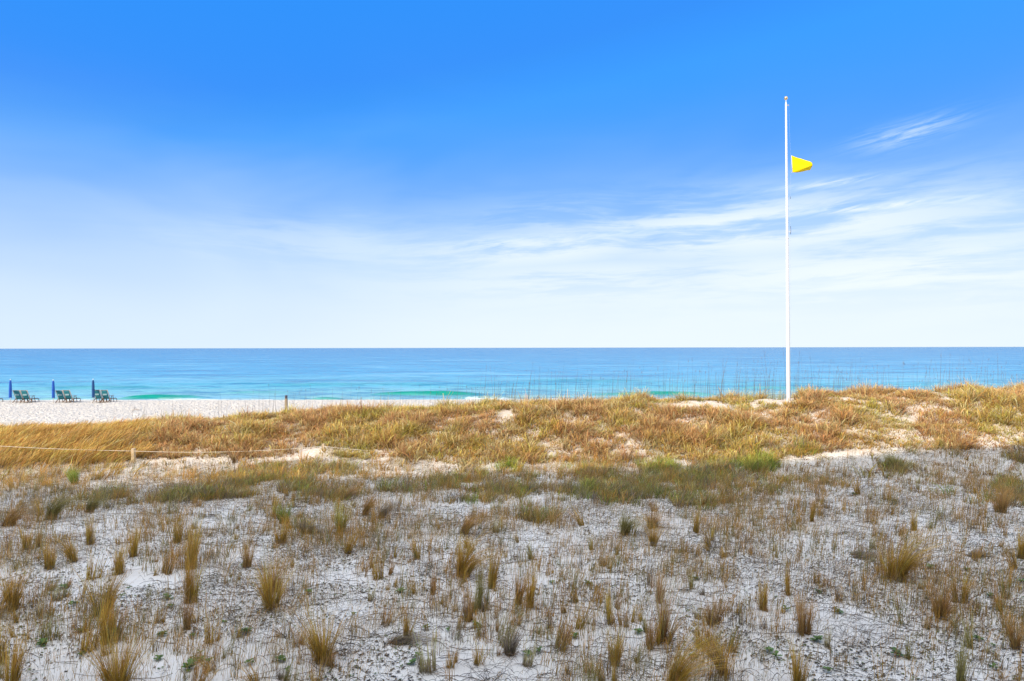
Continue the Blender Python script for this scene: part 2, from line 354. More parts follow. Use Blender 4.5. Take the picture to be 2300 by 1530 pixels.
def blades(roots, h, lx, ly, w, c0, c1, curl=1.7, seg=3, r=None, droop=0.35):
    """roots (n,3); h, lx, ly, w (n,); lean vector as a fraction of height; colours (n,3). Returns V, F, colour"""
    r = r or rng; n = len(roots); L = seg+1
    t = np.linspace(0, 1, L)[None, :]; le = np.sqrt(lx**2+ly**2)[:, None]
    px = roots[:, 0:1]+(h*lx)[:, None]*t**curl; py = roots[:, 1:2]+(h*ly)[:, None]*t**curl
    pz = roots[:, 2:3]+h[:, None]*t*(1-droop*np.minimum(le, 1.5)*t)
    a = r.uniform(0, math.pi, n)[:, None]; ww = w[:, None]*np.clip(1.05-t, 0.12, 1)**0.6/2
    wx = np.cos(a)*ww; wy = np.sin(a)*ww
    P = np.stack([np.stack([px-wx, py-wy, pz], -1), np.stack([px+wx, py+wy, pz], -1)], 2)   # n, L, 2, 3
    V = P.reshape(-1, 3); base = (np.arange(n)*L*2)[:, None]+(np.arange(seg)*2)[None]
    base = base.ravel(); Fq = np.stack([base, base+1, base+3, base+2], 1)
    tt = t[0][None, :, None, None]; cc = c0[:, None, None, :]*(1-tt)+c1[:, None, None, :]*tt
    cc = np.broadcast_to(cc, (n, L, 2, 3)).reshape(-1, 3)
    return V, Fq, cc
def merge(parts):
    V = []; Fs = []; Cs = []; o = 0
    for v, f, c in parts: V.append(v); Fs.append(f+o); Cs.append(c); o += len(v)
    return np.concatenate(V), np.concatenate(Fs), np.concatenate(Cs)
def field(cx, cy, rad, hh, nb, lean, splay, kinds, w=0.006, windang=0.0, droop=0.35, curl=1.7, jit=0.16, sink=0.02):
    """many clumps at once; per-clump arrays. kinds: per-clump colour pair index arrays (c0,c1)"""
    idx = np.repeat(np.arange(len(cx)), nb); n = len(idx)
    a = rng.uniform(0, 2*math.pi, n); q = np.sqrt(rng.uniform(0, 1, n)); ox = np.cos(a)*q; oy = np.sin(a)*q
    x = cx[idx]+ox*rad[idx]; y = cy[idx]+oy*rad[idx]; z = ground(x, y)-sink
    h = hh[idx]*rng.uniform(0.45, 1.12, n)
    wa = windang+rng.normal(0, 0.35, n); le = lean[idx]*rng.uniform(0.5, 1.4, n)
    lx = ox*splay[idx]+np.cos(wa)*le+rng.normal(0, jit, n); ly = oy*splay[idx]+np.sin(wa)*le+rng.normal(0, jit, n)
    c0 = kinds[0][idx]; c1 = kinds[1][idx]; v = rng.uniform(0.5, 1.6, (n, 1))*rng.uniform(0.68, 1.25, (len(cx), 1))[idx]; hue = rng.normal(0, 0.07, (n, 1))*np.array([[1, -0.3, -0.6]])+1
    return blades(np.stack([x, y, z], 1), h, lx, ly, w*np.exp(rng.normal(-0.1, 0.5, n)), np.clip(c0*v*hue, 0, 0.9), np.clip(c1*v*hue, 0, 0.9), curl, 3, droop=droop)
def pick(names, probs, n):
    A = np.array([C[k][0] for k in names]); B = np.array([C[k][1] for k in names])
    i = rng.choice(len(names), n, p=np.array(probs)/sum(probs)); return A[i], B[i]

def toscreen(x, y, z): return 1150+x/y*F, HOR+(CAMZ-z)/y*F
# ---- dune grass: dense clumps over the ridge
def bl(px, py, cx, cy, rx, ry): return np.exp(-(((px-cx)/rx)**2+((py-cy)/ry)**2))
def dune_field():
    n = 46000
    x = rng.uniform(-34, 34, n); y = rng.uniform(23.2, 34.2, n); k = np.abs(x) < y*0.80+2; x = x[k]; y = y[k]
    z = ground(x, y); px, py = toscreen(x, y, z)
    den = 1.14+1.5*(fbm(x*0.8, y*1.0, 3, 40)-0.5)
    den -= 1.1*bl(px, py, 2060, 935, 80, 24)+1.3*bl(px, py, 1570, 908, 110, 10)+0.9*bl(px, py, 1130, 930, 60, 12)+1.0*bl(px, py, 2090, 885, 60, 12)
    den -= 1.1*bl(px, py, 700, 1010, 60, 20)+0.4*bl(px, py, 1230, 925, 90, 14)+0.4*bl(px, py, 2230, 985, 90, 25)+0.2*bl(px, py, 1900, 900, 60, 12)
    den -= 1.4*bl(px, py, 1750, 902, 60, 10)+0.2*bl(px, py, 2200, 930, 90, 20)
    lower = np.interp(px, [-100, 0, 130, 300, 420, 620, 760, 1000, 1200, 1400, 1600, 1750, 1900, 2300, 2500], [1060, 1050, 1046, 1030, 1024, 1030, 1026, 1040, 1042, 1036, 1036, 1036, 1012, 1006, 1006])
    lower = lower+16*(fbm(x*0.8, y*0.2, 2, 51)-0.5)
    den = np.where(py > lower, den*0.0+0.05, den)
    crest = np.interp(px, [0, 600, 2300], [33.5, 33.5, 34.0]); den = np.where(y > crest, 0, den)
    leftz = (px < 330+60*(fbm(x, y, 2, 3)-0.5))
    den = np.where(leftz & (py < lower), 0.25+1.3*fbm(x*0.9, y*1.6, 3, 44)**1.2, den)
    keep = rng.uniform(0, 1, len(x)) < den; x, y, px, py, leftz = x[keep], y[keep], px[keep], py[keep], leftz[keep]
    out = {}
    # left: long soft golden grass blown to the right
    L = leftz; m = L.sum()
    a, b = pick(['amber', 'straw', 'brown', 'lime', 'gold'], [0.55, 0.08, 0.22, 0.03, 0.12], m)
    o = np.ones(m)
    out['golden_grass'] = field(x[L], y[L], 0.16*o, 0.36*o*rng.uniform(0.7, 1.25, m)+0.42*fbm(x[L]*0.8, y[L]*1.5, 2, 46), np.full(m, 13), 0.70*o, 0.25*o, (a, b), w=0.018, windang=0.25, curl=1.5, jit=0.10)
    # the ridge: bushy patches of russet, yellow green and straw
    x, y, px, py = x[~L], y[~L], px[~L], py[~L]; m = len(x); o = np.ones(m)
    nz = fbm(x*0.42, y*0.42, 3, 60); gn = fbm(x*0.30+9, y*0.5, 3, 70)
    rus = nz > 0.48; lim = (~rus) & (gn > 0.52)
    A = np.zeros((m, 3)); B = np.zeros((m, 3))
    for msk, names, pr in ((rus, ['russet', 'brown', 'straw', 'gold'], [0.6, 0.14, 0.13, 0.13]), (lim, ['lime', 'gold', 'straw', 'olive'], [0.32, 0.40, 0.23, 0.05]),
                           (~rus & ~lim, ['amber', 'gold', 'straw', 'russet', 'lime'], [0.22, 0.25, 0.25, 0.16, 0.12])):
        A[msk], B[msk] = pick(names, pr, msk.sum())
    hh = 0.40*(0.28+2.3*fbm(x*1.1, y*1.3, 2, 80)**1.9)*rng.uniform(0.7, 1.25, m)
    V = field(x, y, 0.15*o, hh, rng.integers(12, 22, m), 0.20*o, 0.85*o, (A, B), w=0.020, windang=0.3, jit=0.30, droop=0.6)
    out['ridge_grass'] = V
    return out
DF = dune_field()
def stuff(name, parts, mat, label, cat):
    V, Fq, c = parts; return props(npmesh(name, V, Fq, mat, col=c), label, cat, kind='stuff')
stuff('golden_grass', DF['golden_grass'], GRASS, 'long golden grass blown to the right behind the rope on the left', 'grass')
stuff('ridge_grass', DF['ridge_grass'], GRASS, 'bushy russet and yellow dune grass covering the sunlit ridge', 'grass')

# ---- lime tips behind the crest, and the tall thin sea oat stalks standing against the water
n = 260; x = rng.uniform(-4, 27, n); y = 32.4+rng.uniform(-0.4, 1.2, n); a, b = pick(['lime', 'olive', 'gold'], [0.7, 0.15, 0.15], n); o = np.ones(n)
k = fbm(x*0.35, x*0, 2, 90) > 0.45; stuff('crest_grass', field(x[k], y[k], 0.2*o[k], 0.62*o[k], np.full(k.sum(), 26), 0.2*o[k], 0.3*o[k], (a[k], b[k]), w=0.007), GRASS,
      'yellow green grass tips along the top of the ridge against the water', 'grass')
n = 950; px = np.concatenate([rng.uniform(240, 1150, 260), rng.uniform(1050, 2300, 690)]); y = rng.uniform(30.5, 34.5, n); x = (px-1150)/F*y
h = np.where(px < 1000, rng.uniform(0.8, 2.0, n), rng.uniform(0.9, 2.5, n))*rng.uniform(0.75, 1.05, n)
h *= np.interp(px, [240, 500, 1050, 1500, 1800, 1850, 2300], [0.6, 0.9, 0.75, 1.0, 1.0, 0.85, 0.75])
g = np.stack([x, y, ground(x, y)], 1); lx = rng.normal(0.05, 0.06, n); ly = rng.normal(0, 0.05, n)
c0 = np.tile([[0.14, 0.11, 0.08]], (n, 1)); c1 = np.tile([[0.16, 0.12, 0.09]], (n, 1))
P = [blades(g, h, lx, ly, np.full(n, 0.0098), c0, c1, 1.8, 5)]
k = rng.uniform(0, 1, n) < 0.35     # seed heads
tip = g[k].copy(); tip[:, 0] += (h*lx)[k]*0.8; tip[:, 2] += h[k]*0.84
for j in range(4):
    q = tip.copy(); q[:, 2] += rng.uniform(0, 0.16, k.sum()); P.append(blades(q, rng.uniform(0.05, 0.1, k.sum()), rng.normal(0.4, 0.5, k.sum()), rng.normal(0, 0.3, k.sum()), np.full(k.sum(), 0.011), c0[k], c1[k], 1.3, 2))
stuff('sea_oat_stalks', merge(P), GRASS, 'tall thin dry sea oat stalks standing up against the water', 'grass')

# ---- olive grass band at the foot of the ridge, in the shade
def band(spec, names, probs, hh, nb, w, splay=0.5, lean=0.22, droop=0.5, radius=0.16, mult=1.0, cut=0.0):
    X_ = []; Y_ = []
    for (cx, cy, rx, ry, cnt) in spec:
        for _ in range(int(cnt*mult)):
            qx = cx+random.gauss(0, rx*0.5); qy = cy+random.gauss(0, ry*0.5); p = pix(qx, max(qy, 960)); X_.append(p[0]); Y_.append(p[1])
    x = np.array(X_); y = np.array(Y_); k = fbm(x*0.9, y*1.3, 3, 210) > cut; x, y = x[k], y[k]; m = len(x); o = np.ones(m); a, b = pick(names, probs, m)
    return field(x, y, radius*o, hh*rng.uniform(0.6, 1.25, m), np.full(m, nb), lean*o, splay*o, (a, b), w=w, windang=0.3, droop=droop, jit=0.25)
P = [band([(330, 1116, 130, 12, 70), (470, 1110, 110, 16, 80), (570, 1085, 80, 24, 110), (640, 1090, 70, 24, 70), (700, 1055, 130, 12, 90), (850, 1058, 50, 16, 60), (880, 1100, 70, 20, 30),
           (1120, 1068, 70, 14, 50), (1330, 1065, 60, 22, 60), (1400, 1110, 90, 26, 110), (1500, 1085, 110, 26, 120), (1600, 1065, 90, 28, 110), (1560, 1130, 70, 16, 30),
           (1280, 1100, 60, 20, 30), (1000, 1085, 60, 16, 40), (740, 1110, 90, 14, 40), (180, 1132, 100, 12, 40), (1060, 1120, 90, 18, 30), (1460, 1175, 60, 22, 24), (650, 1185, 50, 14, 20), (1700, 1100, 60, 12, 20), (1130, 1100, 80, 14, 40), (1850, 1080, 90, 14, 14), (2150, 1120, 90, 20, 16), (2010, 1052, 30, 14, 24), (2270, 1100, 40, 40, 50), (2290, 1040, 40, 20, 40), (2080, 1010, 60, 8, 34), (1800, 1012, 70, 9, 50), (1210, 1165, 60, 12, 20)],
          ['olive', 'green', 'grey', 'brown', 'tuft', 'straw'], [0.34, 0.16, 0.18, 0.12, 0.14, 0.06], 0.40, 24, 0.012, mult=2.7, cut=0.455),
     band([(1700, 1045, 45, 20, 70), (1480, 1055, 50, 14, 40), (1140, 1052, 30, 10, 14), (1330, 1100, 26, 14, 14)], ['green', 'lime', 'olive'], [0.55, 0.3, 0.15], 0.46, 26, 0.012, mult=1.6)]
stuff('olive_grass', merge(P), GRASS, 'matted olive and grey green grass in the shade at the foot of the ridge', 'grass')

# ---- fine stems, litter and leaf specks over the near shaded sand
def scatter(n, y0=8.3, y1=26.5):
    y = np.sqrt(rng.uniform(y0**2, y1**2, n)); x = rng.uniform(-0.80, 0.80, n)*y; return x, y
def patchy(x, y, s, lo, hi, seed): return rng.uniform(0, 1, len(x)) < sstep(lo, hi, fbm(x*s, y*s, 4, seed))
x, y = scatter(150000); k = patchy(x, y, 0.9, 0.28, 0.66, 100) & (y < 25.2-0.0*x); x, y = x[k], y[k]; n = len(x)
A, B = pick(['tuft', 'brown', 'straw', 'olive', 'grey'], [0.36, 0.18, 0.16, 0.15, 0.15], n); v = rng.uniform(0.6, 1.2, (n, 1))
st = blades(np.stack([x, y, ground(x, y)-0.01], 1), rng.gamma(3.0, 0.055, n).clip(0.03, 0.5), rng.normal(0.06, 0.22, n), rng.normal(0, 0.2, n), rng.uniform(0.0035, 0.0065, n), A*v, B*v, 1.5, 2)
# loose bundles of taller stems, most of them golden
nb = 12000; bx_, by_ = scatter(nb, y1=25.5); k = patchy(bx_, by_, 0.75, 0.36, 0.62, 170); bx_, by_ = bx_[k], by_[k]; nb = len(bx_)
i = np.repeat(np.arange(nb), 16); n = len(i); bh = rng.gamma(3.2, 0.095, nb).clip(0.06, 0.65); bw = rng.uniform(0.02, 0.14, nb)
A, B = pick(['tuft', 'brown', 'straw', 'olive', 'grey'], [0.42, 0.18, 0.08, 0.22, 0.10], nb); v = rng.uniform(0.6, 1.25, (n, 1))
x = bx_[i]+rng.normal(0, 1, n)*bw[i]; y = by_[i]+rng.normal(0, 1, n)*bw[i]
st2 = blades(np.stack([x, y, ground(x, y)-0.01], 1), bh[i]*rng.uniform(0.3, 1.1, n), rng.normal(0.10, 0.13, nb)[i]+rng.normal(0, 0.10, n), rng.normal(0, 0.12, n), rng.uniform(0.004, 0.009, n), A[i]*v, B[i]*v, 1.5, 2)
st = merge([st, st2])
stuff('dry_stems', st, GRASS, 'short dry stems sprinkled over the shaded sand of the foreground', 'grass')
x, y = scatter(170000, y1=27.5); k = patchy(x, y, 0.8, 0.40, 0.64, 120); x, y = x[k], y[k]; n = len(x)
a = rng.uniform(0, 2*math.pi, n); s = rng.uniform(0.007, 0.026, n)*(0.75+0.5*(x*0+1)); asp = rng.uniform(0.3, 0.9, n); z = ground(x, y)+rng.uniform(0.003, 0.02, n)
cs, sn = np.cos(a)*s, np.sin(a)*s
V = np.stack([np.stack([x+cs*i-sn*j*asp, y+sn*i+cs*j*asp, z+rng.uniform(-0.004, 0.012, n)], 1) for i, j in ((-1, -0.2), (0, -1), (1, 0.2), (0, 1))], 1).reshape(-1, 3)
c = np.where(rng.uniform(0, 1, (n, 1)) < 0.22, np.array([[0.13, 0.17, 0.05]]), np.where(rng.uniform(0, 1, (n, 1)) < 0.4, np.array([[0.20, 0.14, 0.07]]), np.array([[0.07, 0.055, 0.035]])))*rng.uniform(0.6, 1.4, (n, 1))
stuff('leaf_litter', (V, np.arange(4*n).reshape(-1, 4), np.repeat(c, 4, 0)), LEAF, 'dark fallen leaves and bits scattered over the shaded sand', 'litter')
def wander(x, y, length, r_, up=0.02, n=7, hdg=None, w=0.004):
    """a thin crooked twig as a narrow four-sided strip pair"""
    hdg = r_.uniform(0, 2*math.pi) if hdg is None else hdg; pts = [(x, y, gz(x, y)+0.004)]
    for i in range(n):
        hdg += r_.normal(0, 0.28); st_ = length/n; x += math.cos(hdg)*st_; y += math.sin(hdg)*st_
        pts.append((x, y, 0))
    return pts
def twig_field(n, lens, seg=6, seed=130, wdt=(0.003, 0.007), flat=True, lo=0.30, hi=0.66):
    x, y = scatter(n, y1=25.5); k = patchy(x, y, 0.55, lo, hi, seed); x, y = x[k], y[k]; m = len(x)
    L = rng.uniform(*lens, m); hd = rng.choice([0.15, 3.3], m)+rng.normal(0, 0.7, m); pts = []; cx, cy = x.copy(), y.copy()
    lift = rng.uniform(0, 0.12, m)*(0 if flat else 1)
    for i in range(seg+1):
        t = i/seg; pts.append(np.stack([cx, cy, ground(cx, cy)+0.006+lift*4*t*(1-t)+rng.uniform(0, 0.006, m)], 1))
        hd = hd+rng.normal(0, 0.30, m); cx = cx+np.cos(hd)*L/seg; cy = cy+np.sin(hd)*L/seg
    P = np.stack(pts, 1); w = rng.uniform(*wdt, m)[:, None]
    up = P.copy(); up[:, :, 2] += w; dn = P.copy(); dn[:, :, 1] -= w
    V = np.stack([dn, up], 2).reshape(-1, 3); S = seg+1; base = ((np.arange(m)*S*2)[:, None]+(np.arange(seg)*2)[None]).ravel()
    c = np.repeat(np.array([[0.085, 0.068, 0.052]])*rng.uniform(0.5, 2.2, (m, 1)), S*2, 0)
    return V, np.stack([base, base+1, base+3, base+2], 1), c
stuff('runner_twigs', merge([twig_field(4200, (0.2, 0.9)), twig_field(26000, (0.06, 0.32), 4, 141, flat=False), twig_field(30000, (0.08, 0.35), 4, 201, (0.002, 0.005), flat=False, lo=0.50, hi=0.60), twig_field(420, (1.0, 2.6), 12, 150, (0.003, 0.006))]), TWIG,
      'dark crooked runners and twigs lying across the shaded sand', 'twigs')
# sparse yellow tufts on the strip of sunlit sand at the left and stray stems there
P = [band([(60, 1075, 60, 12, 16), (120, 1062, 90, 10, 16), (290, 1070, 60, 12, 16), (330, 1048, 80, 8, 10), (430, 1065, 60, 8, 12), (200, 1060, 30, 14, 12), (1285, 1032, 30, 8, 8), (1000, 1042, 160, 6, 16), (2100, 935, 130, 34, 150), (1560, 912, 150, 14, 60), (1250, 925, 120, 12, 30), (2060, 882, 60, 8, 20), (1500, 1050, 300, 10, 60), (650, 1048, 200, 8, 60), (720, 1030, 50, 8, 8)],
          ['gold', 'lime', 'russet', 'straw'], [0.35, 0.2, 0.2, 0.25], 0.24, 16, 0.006, splay=0.5, radius=0.14)]
stuff('sparse_grass', merge(P), GRASS, 'sparse low tufts on bare sunlit sand beside the rope and on the ridge', 'grass')

# ------------------------------------------------------------------ single clumps of the foreground
def clump_mesh(h, rad, kind, style, n, w=0.0058):
    n = int(n*0.62)
    z0 = np.zeros(n); nbch = int(rng.integers(4, 9)); bi = rng.integers(0, nbch, n); ba = rng.uniform(0, 2*math.pi, nbch); bq = np.sqrt(rng.uniform(0.02, 1, nbch)); bhh = rng.uniform(0.55, 1.1, nbch); bhh[0] = 1.1
    ox = (np.cos(ba)*bq)[bi]+rng.normal(0, 0.22, n); oy = (np.sin(ba)*bq)[bi]+rng.normal(0, 0.22, n)
    spl, lean, droop, curl, rr = dict(upright=(0.16, 0.05, 0.3, 1.5, 0.62), fan=(0.36, 0.05, 0.3, 1.4, 0.42), bent=(0.22, 0.75, 0.45, 1.8, 0.42), arch=(0.85, 0.3, 0.75, 1.9, 0.30), flat=(0.35, 1.5, 0.62, 1.3, 0.5), narrow=(0.10, 0.04, 0.3, 1.5, 0.8), left=(0.15, -0.45, 0.3, 1.4, 0.5))[style]
    hh = h*rng.beta(2.6, 1.5, n)*1.25*bhh[bi]; le = lean*rng.uniform(0.55, 1.3, n)
    j = 0.07 if style in ('upright', 'narrow') else 0.12
    lx = ox*spl+le+rng.normal(0, j, n); ly = oy*spl+le*0.25*rng.normal(0.5, 0.6, n)+rng.normal(0, j, n)
    A = np.tile(np.array(C[kind][0]), (n, 1)); B = np.tile(np.array(C[kind][1]), (n, 1))
    mx = rng.uniform(0, 1, (n, 1)) < 0.10; A = np.where(mx, np.array(C['olive'][0]), A); B = np.where(mx, np.array(C['olive'][1]), B)
    mx = rng.uniform(0, 1, (n, 1)) < 0.05; B = np.where(mx, np.array(C['grey'][1]), B)
    v = rng.uniform(0.5, 1.6, (n, 1))*rng.uniform(0.8, 1.2, (nbch, 1))[bi]; r = rad*rr
    roots = np.stack([ox*r, oy*r, z0-0.02], 1)
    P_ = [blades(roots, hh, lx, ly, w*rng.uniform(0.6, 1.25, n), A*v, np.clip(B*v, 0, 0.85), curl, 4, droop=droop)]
    m = n//3                                   # short dead skirt
    i = rng.integers(0, n, m); A2 = np.tile(np.array(C['grey'][0]), (m, 1)); B2 = np.tile(np.array(C['brown'][1]), (m, 1))*rng.uniform(0.5, 1.1, (m, 1))
    P_.append(blades(roots[i], h*rng.uniform(0.15, 0.45, m), rng.normal(0.1, 0.8, m), rng.normal(0, 0.8, m), w*np.ones(m), A2, B2, 1.6, 3, droop=0.6))
    return merge(P_)
def clump(px, py, hp, wp, kind, style, label, n=None, name='grass_clump', group='grass clumps of the foreground'):
    x, y, z = pix(px, py); h = 1.2*hp*y/F; rad = 0.92*wp*y/F/2
    if style in ('arch', 'flat', 'bent'): h *= 1.25
    n = n or int(150+800*min(1.3, rad/0.28))
    V, Fq, c = clump_mesh(h, rad, kind, style, n); o = npmesh(name, V, Fq, GRASS, col=c, loc=(x, y, z))
    return props(o, label, 'grass clump', group)
LIST = [
 (728, 1487, 112, 60, 'tuft', 'fan', 'thick golden grass clump near the bottom edge, left of centre, with a dark base'),
 (612, 1366, 92, 58, 'tuft', 'fan', 'broad pale topped golden clump above the thick one, beside a brown tuft'),
 (612, 1330, 70, 60, 'brown', 'fan', 'brown spreading tuft right behind the broad pale topped clump'),
 (232, 1378, 92, 60, 'tuft', 'fan', 'wide golden brown clump in the left foreground with a split top'),
 (268, 1545, 125, 92, 'tuft', 'fan', 'largest clump, cut by the bottom edge in the left corner area'),
 (240, 1445, 80, 30, 'tuft', 'narrow', 'narrow green based clump between the wide split one and the largest one'),
 (432, 1350, 95, 42, 'tuft', 'upright', 'tall straight column of golden stems left of centre, front one of two'),
 (428, 1275, 90, 46, 'tuft', 'upright', 'tall straight column of golden stems left of centre, back one of two'),
 (423, 1412, 60, 16, 'brown', 'narrow', 'thin dark brown tuft just below the tall golden columns'),
 (272, 1287, 52, 30, 'tuft', 'upright', 'short clump with green foot above the wide split one'),
 (32, 1368, 92, 54, 'tuft', 'fan', 'full olive gold clump close to the left edge, halfway up the foreground'),
 (557, 1272, 52, 24, 'brown', 'upright', 'small brown upright clump standing alone on pale sand, left of centre'),
 (28, 1535, 90, 40, 'tuft', 'upright', 'golden clump in the bottom left corner'),
 (2, 1490, 90, 30, 'tuft', 'upright', 'golden clump cut by the left edge near the corner'),
 (22, 1180, 46, 50, 'brown', 'bent', 'brown clump blown to the right at the left edge, far back'),
 (118, 1165, 66, 48, 'olive', 'bent', 'soft olive clump blown to the right, second from the left edge, far back'),
 (200, 1150, 44, 40, 'olive', 'bent', 'low olive clump blown right beside the far grass band'),
 (205, 1222, 58, 18, 'tuft', 'narrow', 'slim golden clump on open sand below the far olive clumps'),
 (112, 1276, 52, 32, 'tuft', 'upright', 'stubby golden clump in a loose row at the left'),
 (62, 1234, 46, 20, 'tuft', 'upright', 'dark gold clump with a dense foot near the left edge'),
 (88, 1228, 34, 14, 'brown', 'upright', 'tiny brown tuft right of the dark gold clump near the left edge'),
 (168, 1260, 60, 30, 'tuft', 'left', 'golden clump leaning at the left between two stubby ones'),
 (302, 1248, 56, 28, 'tuft', 'upright', 'golden clump with a ragged top before the two tall columns'),
 (400, 1218, 52, 18, 'tuft', 'narrow', 'straight narrow clump far behind the two tall columns'),
 (630, 1220, 46, 42, 'tuft', 'fan', 'golden clump against the dark grey mound of dead grass'),
 (690, 1196, 34, 62, 'grey', 'arch', 'dark grey mound of dead grass left of centre'),
 (640, 1175, 40, 40, 'green', 'fan', 'bright green clump behind the dark grey mound'),
 (174, 1087, 36, 46, 'green', 'fan', 'dark green clump at the edge of the sunlit sand strip on the left'),
 (1045, 1295, 90, 46, 'tuft', 'bent', 'tall golden clump near the centre with its top swept to the right'),
 (1035, 1290, 66, 40, 'tuft', 'upright', 'dense upright clump at the foot of the swept golden one'),
 (1102, 1318, 80, 26, 'tuft', 'upright', 'slim bright golden clump right of the swept one at the centre'),
 (1190, 1362, 74, 26, 'tuft', 'upright', 'golden column with olive base right of the centre pair'),
 (1162, 1355, 60, 20, 'brown', 'upright', 'thin brown stems left of the golden column with olive base'),
 (1080, 1365, 70, 30, 'olive', 'narrow', 'loose yellow green stems under the centre pair'),
 (1052, 1392, 60, 22, 'brown', 'narrow', 'brown stems below the centre pair'),
 (915, 1436, 66, 24, 'tuft', 'upright', 'upright clump beside combed flat grey grass, lower centre'),
 (890, 1440, 40, 60, 'grey', 'flat', 'grey grass combed flat on the sand, lower centre'),
 (1478, 1352, 60, 26, 'russet', 'upright', 'reddish small clump on pale sand right of centre'),
 (1488, 1440, 98, 52, 'russet', 'fan', 'large reddish gold clump right of centre with loose stems'),
 (1380, 1492, 66, 32, 'tuft', 'upright', 'dense clump near the bottom edge right of centre'),
 (1142, 1468, 66, 42, 'grey', 'fan', 'greyish pink feathery clump, bottom centre'),
 (822, 1156, 42, 28, 'brown', 'bent', 'brown comma shaped clump, far back, front one of a pair'),
 (778, 1122, 30, 28, 'brown', 'bent', 'brown comma shaped clump, far back, rear one of a pair'),
 (856, 1164, 38, 34, 'grey', 'bent', 'pale brown blown clump right of the comma shaped pair'),
 (765, 1194, 58, 38, 'lime', 'fan', 'yellow green clump left of the comma shaped pair'),
 (782, 1243, 42, 26, 'tuft', 'fan', 'small golden fan standing below the yellow green clump'),
 (1040, 1198, 44, 46, 'brown', 'bent', 'brown swept clump far behind the centre pair'),
 (1466, 1226, 48, 24, 'tuft', 'fan', 'small gold fan on sand below the arching dark mound'),
 (1462, 1185, 52, 56, 'brown', 'arch', 'arching dark mound of dead grass right of centre'),
 (1400, 1200, 60, 60, 'olive', 'arch', 'arching grey green grass left of the dark mound, right of centre'),
 (1510, 1545, 100, 90, 'tuft', 'bent', 'big clump cut by the bottom edge right of centre'),
 (1562, 1195, 44, 18, 'tuft', 'narrow', 'narrow gold clump right of the arching dark mound'),
 (2020, 1303, 92, 62, 'tuft', 'bent', 'big golden clump at the right with its plume swept right'),
 (1998, 1300, 60, 36, 'tuft', 'upright', 'upright stems at the left foot of the swept plume on the right'),
 (1711, 1368, 58, 18, 'tuft', 'narrow', 'single slim clump on pale sand in the right foreground'),
 (1803, 1422, 74, 40, 'brown', 'upright', 'brown gold clump with a leafy foot in the right foreground'),
 (1600, 1400, 58, 46, 'brown', 'fan', 'dark brown spiky tuft amid twigs right of centre'),
 (1622, 1512, 100, 36, 'tuft', 'left', 'long pale golden clump tilted left near the bottom edge'),
 (1788, 1540, 84, 42, 'tuft', 'upright', 'golden clump cut by the bottom edge, right of the tilted one'),
 (2108, 1387, 80, 46, 'brown', 'fan', 'dark footed clump with spreading stems, right foreground'),
 (2286, 1252, 66, 36, 'tuft', 'upright', 'golden clump at the right edge'),
 (2150, 1352, 60, 40, 'tuft', 'upright', 'pale gold stems behind the dark footed clump on the right'),
 (1768, 1335, 62, 16, 'tuft', 'narrow', 'pale narrow stems behind the leafy footed clump'),
 (2148, 1540, 84, 40, 'olive', 'upright', 'yellowish clump cut by the bottom edge at the right'),
 (2278, 1455, 64, 40, 'brown', 'fan', 'brown clump near the right edge, low in the picture'),
 (2048, 1190, 36, 16, 'tuft', 'narrow', 'tiny gold tuft on open sand, right, far back'),
 (1818, 1170, 40, 18, 'tuft', 'upright', 'small dark gold tuft on open sand, right, far back'),
 (2245, 1150, 50, 46, 'brown', 'fan', 'bushy brown clump toward the right edge, far back'),
 (2010, 1056, 44, 50, 'olive', 'arch', 'round grey green tussock below the ridge at the right'),
 (1930, 1250, 18, 80, 'grey', 'flat', 'dead grass pressed flat at the right'),
 (2175, 1245, 18, 70, 'grey', 'flat', 'dark flattened grass right of the swept plume'),
]
for it in LIST: clump(*it)
# unremarkable tufts: copies of a few shapes
prot = []
def place_words(px, py):
    c_ = 'at the far left' if px < 380 else 'left of centre' if px < 900 else 'in the middle' if px < 1400 else 'right of centre' if px < 1850 else 'at the far right'
    return c_+(', far back' if py < 1200 else ', halfway back' if py < 1340 else ', close to the viewer')
TW = ['straight golden tuft', 'fanned golden tuft', 'straight brown tuft', 'slim golden tuft', 'slim olive tuft', 'spread brown tuft', 'drooping grey tuft', 'left leaning golden tuft', 'slim pale straw tuft', 'fanned olive tuft']
for kd, stl, h, r_ in (('tuft', 'upright', 0.34, 0.10), ('tuft', 'fan', 0.32, 0.13), ('brown', 'upright', 0.30, 0.10), ('tuft', 'narrow', 0.36, 0.07), ('olive', 'narrow', 0.32, 0.09),
                       ('brown', 'fan', 0.26, 0.15), ('grey', 'arch', 0.22, 0.16), ('tuft', 'left', 0.3, 0.1), ('straw', 'narrow', 0.30, 0.08), ('olive', 'fan', 0.24, 0.12)):
    V, Fq, c = clump_mesh(h, r_, kd, stl, 130); o = npmesh('grass_tuft', V, Fq, GRASS, col=c, loc=(0, 0, 0)); prot.append(o)
used = [False]*len(prot); cnt = 0
while cnt < 215:
    px = random.uniform(-30, 2330); py = 1085+460*random.random()**1.15
    if py < 1095 and px < 900: continue
    x, y, z = pix(px, py)
    if fbm(np.array([x*0.5]), np.array([y*0.5]), 3, 160)[0] < 0.40: continue
    i = random.randrange(len(prot))
    if used[i]: o = prot[i].copy(); COL.objects.link(o)
    else: o = prot[i]; used[i] = True
    o.location = (x, y, z); o.rotation_euler[2] = random.uniform(-0.9, 0.9); o.rotation_euler[0] = random.uniform(-0.15, 0.15); o.rotation_euler[1] = random.uniform(-0.12, 0.3); s = 0.55+1.35*random.random()**1.6; o.scale = (s, s, s*random.uniform(0.85, 1.25))
    props(o, 'small '+TW[i]+' on shaded sand '+place_words(px, py), 'grass tuft', 'small grass tufts scattered on the shaded sand'); cnt += 1

